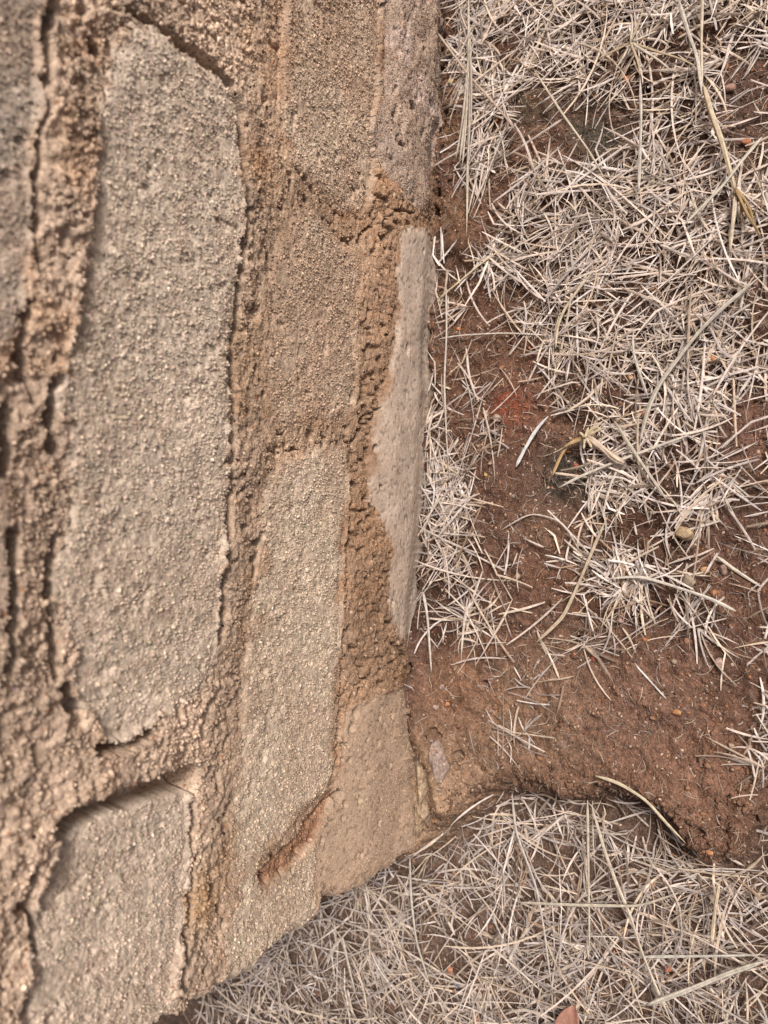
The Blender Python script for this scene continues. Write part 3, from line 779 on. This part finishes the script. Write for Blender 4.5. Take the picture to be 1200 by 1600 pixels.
# sparse short fibres on the bare earth
c = np.stack([rng.uniform(-.40, .5, 5200), rng.uniform(-.33, -.004, 5200)], -1); zz = gz(c[:, 0], c[:, 1]); c = c[zz > -.03]; m = len(c)
add(ribbons(c, rng.uniform(0, 6.3, m), rng.uniform(.004, .016, m), rng.uniform(.00025, .0007, m), rng.uniform(0, .001, m), rng.normal(0, .05, m), rng.normal(0, 1, m), rng.normal(0, .5, m), straw_cols(m, (.1,.05,.15,.1,.3,.3,.02,.3)) * .75, K=5))
flush('straw_fibres', 'tiny straw fibres and chaff scattered over the bare earth', 'chaff')

# ------------------------------------------------------------------ single straws that stand out
def blade(name, path, wpx, label, cat='straw', lift=.010, col=(.62,.54,.43), group=None, parent=None, lvl=0.0, taper=(.35, .15), loc=None, rise=None, fold=.45):
    """one straw following a traced path laid over the ground"""
    pts = np.array(path, float)
    seg = np.concatenate([[0], np.cumsum(np.hypot(*np.diff(pts, axis=0).T))])
    K = max(8, int(seg[-1] / 9)); s = np.linspace(0, seg[-1], K)
    px = np.interp(s, seg, pts[:, 0]); py = np.interp(s, seg, pts[:, 1])
    for _ in range(3):
        px[1:-1] = (px[:-2] + 2 * px[1:-1] + px[2:]) / 4; py[1:-1] = (py[:-2] + 2 * py[1:-1] + py[2:]) / 4
    P = []
    u = np.linspace(0, 1, K)
    zs = lvl + lift + (0 if rise is None else np.interp(u, np.linspace(0, 1, len(rise)), rise))
    zs = np.broadcast_to(zs, (K,))
    P = np.array([on_ground(a, b, z_) for a, b, z_ in zip(px, py, zs)])
    P[:, 2] = np.maximum(P[:, 2], gz(P[:, 0], P[:, 1]) + .001)
    T = np.gradient(P, axis=0); T /= np.linalg.norm(T, axis=1, keepdims=True)
    S = np.cross(T, (0, 0, 1.)); S /= np.linalg.norm(S, axis=1, keepdims=True); B = np.cross(S, T)
    prof = np.minimum(1, taper[0] + 7 * u) * np.minimum(1, taper[1] + 6 * (1 - u)) * (1 - .25 * u) * (1 + .10 * np.sin(u * 11 + pts[0, 1]))
    hw = (wpx * .00044 * prof * .5)[:, None]
    tw = .35 * np.sin(u * 5 + pts[0, 0])[:, None]
    A = S * np.cos(tw) + B * np.sin(tw); B = np.cross(A, T)
    ring = [P - A * hw, P - A * hw * .5 + B * hw * fold * 1.6, P + B * hw * fold, P + A * hw * .5 + B * hw * fold * 1.6, P + A * hw, P - B * hw * .35]
    V = np.stack(ring, 1).reshape(-1, 3); n6 = 6
    k = np.arange(K - 1)[:, None] * n6; r = np.arange(n6)[None]
    F = np.stack([k + r, k + (r + 1) % n6, k + n6 + (r + 1) % n6, k + n6 + r], -1).reshape(-1, 4)
    cc = np.array(col)[None] * (1 + .12 * fbm(np.arange(len(V)) * 1.0, np.zeros(len(V)), 14, 3, int(pts[0, 0])))[:, None]
    cc = cc.reshape(K, 6, 3); cc[:, 2] *= .72; cc[:, 1] *= 1.06; cc = cc.reshape(-1, 3)
    caps = [np.array([[5, 4, 3, 2, 1, 0]]), (np.arange(6) + (K - 1) * 6)[None]]
    o = mk(name, V, [F] + caps, M_STRAW, parent, cc, loc=(P[0] if loc is None else loc))
    if not parent: tag(o, label, cat, group)
    return o

blade('straw', [(806,730),(818,705),(832,680),(846,660),(857,650)], 9, 'short white grass blade lying alone on bare red soil', lift=.006, col=(.72,.70,.68))
blade('straw', [(873,762),(905,745),(960,722),(1020,700),(1076,680)], 7, 'long pale tapering straw just below the root tuft', lift=.016, col=(.64,.57,.48), taper=(.2, .4))
blade('straw', [(960,658),(990,705),(1015,742),(1042,782)], 7, 'greyish straw slanting down across the long pale tapering straw', lift=.019, col=(.5,.44,.35))
blade('straw', [(1000,690),(1012,640),(1030,600),(1060,560),(1090,520),(1130,480),(1190,430)], 9, 'broad greyish green straw curving up through the thickest grass', lift=.018, col=(.54,.48,.40))
blade('straw', [(868,545),(870,510),(882,482),(905,450),(925,425)], 7, 'curled tan straw in the middle of the grass', lift=.015, col=(.6,.5,.36))
blade('straw', [(1012,620),(998,580),(988,545),(990,515)], 6, 'narrow grey green blade curving between the broad straws', lift=.017, col=(.55,.49,.42))
blade('straw', [(679,45),(730,115),(775,165),(815,215)], 5, 'thin pink straw leaning off the wall foot at the top', lift=.016, col=(.55,.42,.32))
blade('straw', [(684,530),(716,524),(790,520),(850,524)], 4, 'thin pale straw lying across the red soil beside the footing stone', lift=.008, col=(.62,.55,.47))
blade('straw', [(684,468),(720,438),(760,405),(800,380)], 5, 'yellow straw pointing at the rounded end of the footing stone', lift=.010, col=(.66,.55,.36))
blade('straw', [(697,448),(698,520),(694,600),(698,690),(702,740)], 5, 'long upright straw running close along the footing stone', lift=.012, col=(.58,.5,.42))
blade('straw', [(661,925),(668,960),(674,1050)], 7, 'stiff straight straw at the foot of the wall above the clay', lift=.010, col=(.62,.55,.47), taper=(.6, .5))
blade('straw', [(838,1004),(880,965),(905,910),(930,850),(950,805)], 8, 'long tan straw crossing the lower left of the grass mat', lift=.016, col=(.56,.45,.32))
blade('straw', [(1150,955),(1110,935),(1050,915),(1000,900),(940,905)], 7, 'pale straw lying at the grass edge above the clay', lift=.016, col=(.62,.56,.48))
blade('straw', [(1120,869),(1150,892),(1188,916)], 7, 'short bright straw alone on dark soil near the right edge', lift=.005, col=(.68,.6,.5), taper=(.4, .5))
blade('straw', [(992,1035),(1012,1060),(1042,1093)], 4, 'thin white fibre on the brown clay', lift=.003, col=(.7,.66,.62))
blade('straw', [(930,1212),(965,1222),(1010,1250),(1040,1285),(1072,1318)], 7, 'arched yellowish straw along the rim of the clay tongue', lift=.012, col=(.6,.5,.35))
blade('straw', [(925,1260),(945,1330),(965,1385),(985,1430),(1000,1480),(1022,1535),(1050,1600)], 8, 'longest straw running down the lower grass', lift=.030, lvl=-DROP, col=(.6,.51,.4))
blade('straw', [(918,1250),(919,1330),(920,1400),(921,1490)], 6, 'straight upright straw in the lower grass beside the hollow', lift=.030, lvl=-DROP, col=(.56,.48,.37))
blade('straw', [(810,1410),(900,1414),(1000,1416),(1060,1395)], 7, 'nearly level straw crossing the longest straw in the lower grass', lift=.034, lvl=-DROP, col=(.55,.48,.38))
blade('straw', [(1010,1570),(1080,1545),(1140,1520),(1200,1500)], 11, 'thick tan stalk at the lower right corner', lift=.034, lvl=-DROP, col=(.58,.52,.43))
blade('straw', [(1112,1475),(1116,1430),(1124,1380)], 8, 'short tan stalk standing below the clay tongue', lift=.030, lvl=-DROP, col=(.62,.5,.35), taper=(.6, .5))
blade('straw', [(535,1465),(545,1510),(555,1550)], 8, 'short bright stalk in the lower grass near the wall end', lift=.03, lvl=-DROP, col=(.58,.5,.42), taper=(.6, .5))
blade('straw', [(640,1330),(642,1400),(650,1470),(672,1540)], 6, 'pale bent straw hanging just beyond the corner stone', lift=.03, lvl=-DROP, col=(.55,.49,.42))
blade('straw', [(1000,1495),(1100,1494),(1190,1492)], 6, 'level grey straw near the lower right corner', lift=.028, lvl=-DROP, col=(.56,.52,.45))
blade('straw', [(835,110),(880,180),(920,235),(945,280)], 5, 'thin tan straw slanting across the dark bare hollow', lift=.02, col=(.6,.52,.4))
blade('straw', [(998,300),(1000,240),(1002,180),(1000,120)], 7, 'upright grey straw beside the dark bare hollow', lift=.02, col=(.55,.5,.43))
blade('straw', [(1190,215),(1160,250),(1130,290),(1090,330),(1060,360)], 7, 'pale straw slanting up towards the right bare patch', lift=.022, col=(.62,.56,.46))
blade('straw', [(1060,0),(1075,50),(1090,90),(1097,150)], 8, 'greenish straw entering from the top edge', lift=.02, col=(.56,.5,.42))
blade('straw', [(905,860),(880,815),(830,800),(780,830)], 4, 'curved thin straw on the bare soil left of the mat', lift=.008, col=(.6,.52,.44))
blade('straw', [(800,1240),(806,1300),(838,1385),(850,1450),(862,1545)], 6, 'long curving straw in the lower grass left of the hollow', lift=.032, lvl=-DROP, col=(.55,.48,.42))

# sheaf of straws along the wall foot
bl = on_ground(722, 330, 0)
sh = empty('straw_sheaf', bl, 'sheaf of long straws lying along the wall foot at the top', 'straw')
for k, (x0, y0, x1, y1, wd) in enumerate([(732,-20,729,370,6),(735,60,716,240,7),(733,100,718,255,7),(731,120,722,262,6),(736,90,728,300,6),(729,130,712,250,5),(734,60,736,200,5)]):
    blade('stalk', [(x0, y0), ((x0 + x1) / 2 + 2, (y0 + y1) / 2), (x1, y1)], wd, None, parent=sh, loc=bl, lift=.013 + .0015 * k, col=(.60 - .02 * k, .52 - .02 * k, .40 - .01 * k))

# root tuft in the centre
bl = on_ground(915, 690, 0)
rt = empty('plant_stub', bl, 'uprooted grass stub with curled tan root lying on the grass mat', 'grass stub')
blade('stem', [(918,684),(940,700),(975,724)], 15, None, parent=rt, loc=bl, lift=.016, col=(.66,.52,.40), taper=(.8, .7), fold=1.2)
blade('root', [(920,684),(900,684),(886,694),(878,708),(872,722),(862,746)], 8, None, parent=rt, loc=bl, lift=.014, col=(.56,.37,.18), taper=(.9, .1))
blade('root', [(916,680),(905,690),(892,690),(880,700)], 8, None, parent=rt, loc=bl, lift=.018, col=(.52,.36,.19), taper=(.9, .1))
for k, (a, b) in enumerate([(945,668),(940,660),(930,665),(925,700),(912,702),(905,676),(920,668)]):
    blade('leaf_sheath', [(914,684),((914 + a) / 2, (684 + b) / 2 - 2), (a, b)], 6, None, parent=rt, loc=bl, lift=.018 + .001 * k, col=(.58,.47,.31), taper=(.9, .2))

# thick dry stalk with a dark node and brown roots, upper right
bl = on_ground(1148, 290, 0)
sk = empty('dry_stalk', bl, 'thick tapering tan stalk ending in a brown frayed node at upper right', 'stalk')
blade('stem', [(1100,135),(1110,175),(1126,215),(1138,255),(1148,296)], 11, None, parent=sk, loc=bl, lift=.018, col=(.60,.49,.34), taper=(.3, .5), fold=.9)
blade('stem', [(1098,-20),(1096,60),(1097,140)], 6, None, parent=sk, loc=bl, lift=.018, col=(.6,.5,.38))
blade('stem', [(1150,300),(1146,340),(1140,395)], 9, None, parent=sk, loc=bl, lift=.014, col=(.58,.48,.36))
for k, (a, b, c_, d_) in enumerate([(1160,320,1158,345),(1166,330,1190,372),(1170,318,1178,350),(1156,310,1166,336),(1172,345,1186,362)]):
    blade('root', [(1150,296), (a, b), (c_, d_)], 6, None, parent=sk, loc=bl, lift=.013 + .001 * k, col=(.36,.24,.11), taper=(.9, .1))
# star-like crown near the top
bl = on_ground(985, 66, 0)
st_ = empty('straw_tuft', bl, 'star shaped brown grass crown among straws near the top', 'grass stub')
for k, (a, b) in enumerate([(1028,48),(1090,105),(1050,112),(935,92),(960,110),(1005,10),(985,20),(1000,120)]):
    blade('leaf', [(985,66), ((985 + a) / 2 + 3, (66 + b) / 2), ((985 + 2 * a) / 3 + 4, (66 + 2 * b) / 3 - 3), (a, b)], 5, None, parent=st_, loc=bl, lift=.017 + .001 * k, col=(.50,.39,.25) if k % 2 else (.6,.52,.42), taper=(.8, .1))

# ------------------------------------------------------------------ pebbles
import bmesh
def pebble_mesh(name, seed, col, sub=3, amp=.22, flat=.7):
    bm = bmesh.new(); bmesh.ops.create_icosphere(bm, subdivisions=sub, radius=1)
    V = np.array([v.co[:] for v in bm.verts]); F = np.array([[v.index for v in f.verts] for f in bm.faces]); bm.free()
    r = np.random.default_rng(seed)
    k = 1
    for _ in range(14):
        d = r.normal(size=3); d /= np.linalg.norm(d)
        V = V - d * np.clip(V @ d - r.uniform(.5, .85), 0, 1)[:, None] * .95      # knocked-off facets
    V = V * (1 + amp * .8 * fbm(V[:, 0] + V[:, 2] * .7 + 5, V[:, 1] - V[:, 2] * .6 + 9, .6, 3, seed))[:, None]
    V = V * np.array([1, r.uniform(.7, .9), flat])
    return V, F, np.array(col)[None] * (1 + .3 * fbm(V[:, 0] + 3, V[:, 1] + V[:, 2] + 3, .4, 3, seed + 1))[:, None]
def pebble(px, py, rpx, col, label, seed, group=None, name='pebble', cat='pebble', bury=.3, lift=0, lvl=0.0):
    p = on_ground(px, py, lvl + .002); r = rpx * .00056
    g = float(gz(np.array([p[0]]), np.array([p[1]]))[0])
    V, F, C = pebble_mesh(name, seed, col)
    a = seed * 1.7; R_ = np.array([[math.cos(a), -math.sin(a), 0], [math.sin(a), math.cos(a), 0], [0, 0, 1]])
    V = (V @ R_.T) * r
    C = C * .82 + arr(.15, .095, .065) * .18
    o = mk(name, V, F, M_PEB, None, C)
    o.location = (p[0], p[1], g + r * (.7 - bury) + lift)
    return tag(o, label, cat, group)
pebble(1075,835,15,(.42,.31,.19),'largest yellow ochre pebble at the right side of the grass mat', 1, lift=.003)
pebble(1080,908,14,(.30,.24,.18),'grey brown stone just below the yellow ochre pebble', 2, lift=.003)
pebble(709,132,7,(.42,.31,.16),'round yellow pebble on soil between wall and straw sheaf', 3, lift=.001)
pebble(668,756,6,(.30,.30,.22),'pale greenish pebble touching the wall foot', 4, lift=.001)
pebble(983,128,8,(.42,.17,.08),'bright orange pebble under straws near the top', 5, lift=.003)
pebble(1115,562,7,(.42,.2,.1),'bright orange pebble at the right of the thick grass', 6, lift=.005)
pebble(1011,650,8,(.46,.24,.15),'salmon pebble beneath the broad greyish green straw', 7, lift=.005)
pebble(988,592,6,(.5,.3,.18),'small peach pebble in the middle of the grass', 8, lift=.006)
pebble(1146,654,6,(.45,.2,.1),'orange pebble at the edge of the right dark soil', 9)
pebble(1166,224,9,(.34,.14,.08),'flat red pebble on the upper right bare soil', 10)
pebble(927,1028,7,(.34,.10,.06),'red pebble on soil below the grass mat', 11)
pebble(1057,1113,8,(.42,.21,.10),'flat orange chip pressed into the brown clay', 12, bury=.5)
pebble(1124,1036,9,(.36,.25,.22),'mauve grey pebble on the clay near the right side', 13)
pebble(1102,890,7,(.5,.3,.15),'light orange pebble right of the grey brown stone', 14)
pebble(1115,926,6,(.42,.2,.1),'rusty pebble below the grass edge straws', 15)
pebble(1146,1184,7,(.4,.31,.25),'pale grey pebble on the clay tongue', 16)
pebble(1142,1166,6,(.36,.26,.18),'light brown pebble on the clay tongue', 17)
pebble(700,1100,6,(.44,.2,.09),'orange pebble on clay beside the corner stone', 18)
pebble(684,1104,8,(.36,.25,.2),'pinkish pebble on clay beside the corner stone', 19)
pebble(692,1073,8,(.36,.26,.22),'grey pink pebble just below the wall foot straws', 20)
pebble(1110,1330,6,(.45,.21,.11),'orange pebble at the tip of the clay tongue', 21, lvl=0)
pebble(1048,1505,7,(.40,.16,.09),'orange pebble deep in the lower grass at right', 22, lvl=-DROP, lift=.012)
pebble(718,1532,9,(.16,.16,.18),'blue grey pebble in the lower grass', 23, lvl=-DROP, lift=.008)
pebble(707,1512,9,(.42,.19,.11),'rust pink pebble above the blue grey pebble', 24, lvl=-DROP, lift=.007)
pebble(630,1466,8,(.2,.19,.2),'grey pebble in the lower grass below the corner stone', 25, lvl=-DROP, lift=.007)
pebble(752,1585,8,(.4,.17,.1),'orange pebble at the bottom edge in the middle', 26, lvl=-DROP, lift=.01)
pebble(979,1447,7,(.46,.27,.12),'tan orange pebble beside the longest straw', 27, lvl=-DROP, lift=.01)
pebble(757,645,7,(.46,.30,.2),'peach pebble on the soil near the footing stone', 28)
pebble(778,655,9,(.33,.25,.2),'grey brown pebble beside the peach pebble', 29)
pebble(758,742,5,(.5,.33,.13),'golden pebble on the bare soil left of the root', 30)
pebble(900,727,5,(.42,.12,.08),'small red pebble on the dark patch under the root', 31)
pebble(745,205,16,(.24,.15,.12),'flat mauve stone beside the straw sheaf', 32, bury=.55)
pebble(1130,890,9,(.24,.16,.13),'dull brown pebble on the right dark soil', 33)
pebble(1140,140,9,(.28,.17,.13),'dull pink pebble on the upper right bare soil', 34)
pebble(1134,103,9,(.33,.14,.09),'red orange pebble above the upper right bare soil', 35)
def clod(px, py, rx, ry, rz, col, label, name, seed, z=0):
    p = on_ground(px, py, .004); V, F, C = pebble_mesh(name, seed, col, sub=5, amp=.5, flat=1)
    V = V * (1 + .10 * fbm(V[:, 0] * 2 + V[:, 2] + 3, V[:, 1] * 2 - V[:, 2] + 3, .45, 4, seed + 3, .65))[:, None]
    V = V * np.array([ry, rx, rz]); o = mk(name, V, F, M_MORTAR, None, C)
    g = float(gz(np.array([p[0]]), np.array([p[1]]))[0]); o.location = (p[0], p[1], g + z)
    return tag(o, label, 'stone' if 'stone' in name else 'mortar lump')
clod(694,1192,.0125,.024,.010,(.27,.20,.165),'greyish weathered stone bedded in clay at the wall corner','bedded_stone',36)
clod(664,1222,.013,.034,.017,(.35,.255,.17),'buff lump of old mortar at the foot of the wall corner','mortar_lump',37)
clod(656,1272,.011,.024,.014,(.34,.245,.16),'lower buff mortar lump right at the broken wall end','mortar_lump',38)
clod(735,1212,.020,.016,.006,(.26,.165,.11),'brown clay clod at the rim beside the grass','clay_clod',39)
# the rest of the small pebbles, one mesh per kind then copies
KIND = [((.38,.18,.09),'small orange pebble among the straw and soil','small orange pebbles'),
        ((.36,.26,.19),'small pale brown pebble among the straw and soil','small pale brown pebbles'),
        ((.20,.12,.09),'small dark brown pebble among the straw and soil','small dark brown pebbles')]
for k, (col, lab, grp) in enumerate(KIND):
    V, F, C = pebble_mesh('pebble', 60 + k, col, sub=2)
    proto = None; cnt = 0
    while cnt < (16, 16, 12)[k]:
        px, py = rng.uniform(690, 1195), rng.uniform(10, 1590)
        low = py > 1250 and px < 1300
        if k == 0 and rng.random() < .4: py = rng.uniform(1250, 1590); low = True
        p = on_ground(px, py, -DROP if low else 0)
        g = float(gz(np.array([p[0]]), np.array([p[1]]))[0])
        if p[1] > -.012 and p[0] > X0 - .01: continue
        r = rng.uniform(2.2, 5.2) * .00056
        dense = float(cover(np.array([px]), np.array([py]))[0]) > .5
        loc = (p[0], p[1], g + r * .5 + (.004 if dense else 0) + (.005 if low else 0))
        rot = (rng.uniform(-.5, .5), rng.uniform(-.5, .5), rng.uniform(0, 6.3))
        if proto is None:
            proto = tag(mk('pebble', V, F, M_PEB, None, C * .8 + arr(.14, .09, .06) * .2), lab, 'pebble', grp)
            proto.location, proto.rotation_euler, proto.scale = loc, rot, (r, r, r)
        else:
            dup(proto, loc, rot, (r, r * rng.uniform(.8, 1.2), r))
        cnt += 1

# ------------------------------------------------------------------ fallen leaf at the bottom edge
def leaf():
    n, m = 14, 9
    c = on_ground(892, 1600, -DROP + .03)
    V = []
    for i in range(n):
        u = i / (n - 1); wd = .011 * math.sin(math.pi * min(1, (u * .93 + .05)) ** .8) + .0004
        for j in range(m):
            s = j / (m - 1) * 2 - 1
            V.append((c[0] + .013 - u * .045, c[1] + s * wd + .003 * math.sin(u * 3), c[2] + .004 * s * s - .006 * (u - .5) ** 2 * 4 + .0006 * math.sin(s * 9 + u * 14)))
    V = np.array(V); T = V - np.array([0, 0, .0005])
    I = np.arange(n * m).reshape(n, m); F = np.stack([I[:-1, :-1], I[1:, :-1], I[1:, 1:], I[:-1, 1:]], -1).reshape(-1, 4)
    b = np.concatenate([I[0, :], I[1:, -1], I[-1, -2::-1], I[-2:0:-1, 0]]); b2 = np.roll(b, -1)
    S = np.stack([b, b2, b2 + n * m, b + n * m], -1)
    VV = np.concatenate([V, T])
    o = mk('fallen_leaf', VV, np.concatenate([F, F[:, ::-1] + n * m, S]), M_STRAW, None, np.tile(arr(.34, .17, .12), (len(VV), 1)), loc=c)
    tag(o, 'reddish brown dead leaf at the bottom edge among lower grass', 'leaf')
leaf()
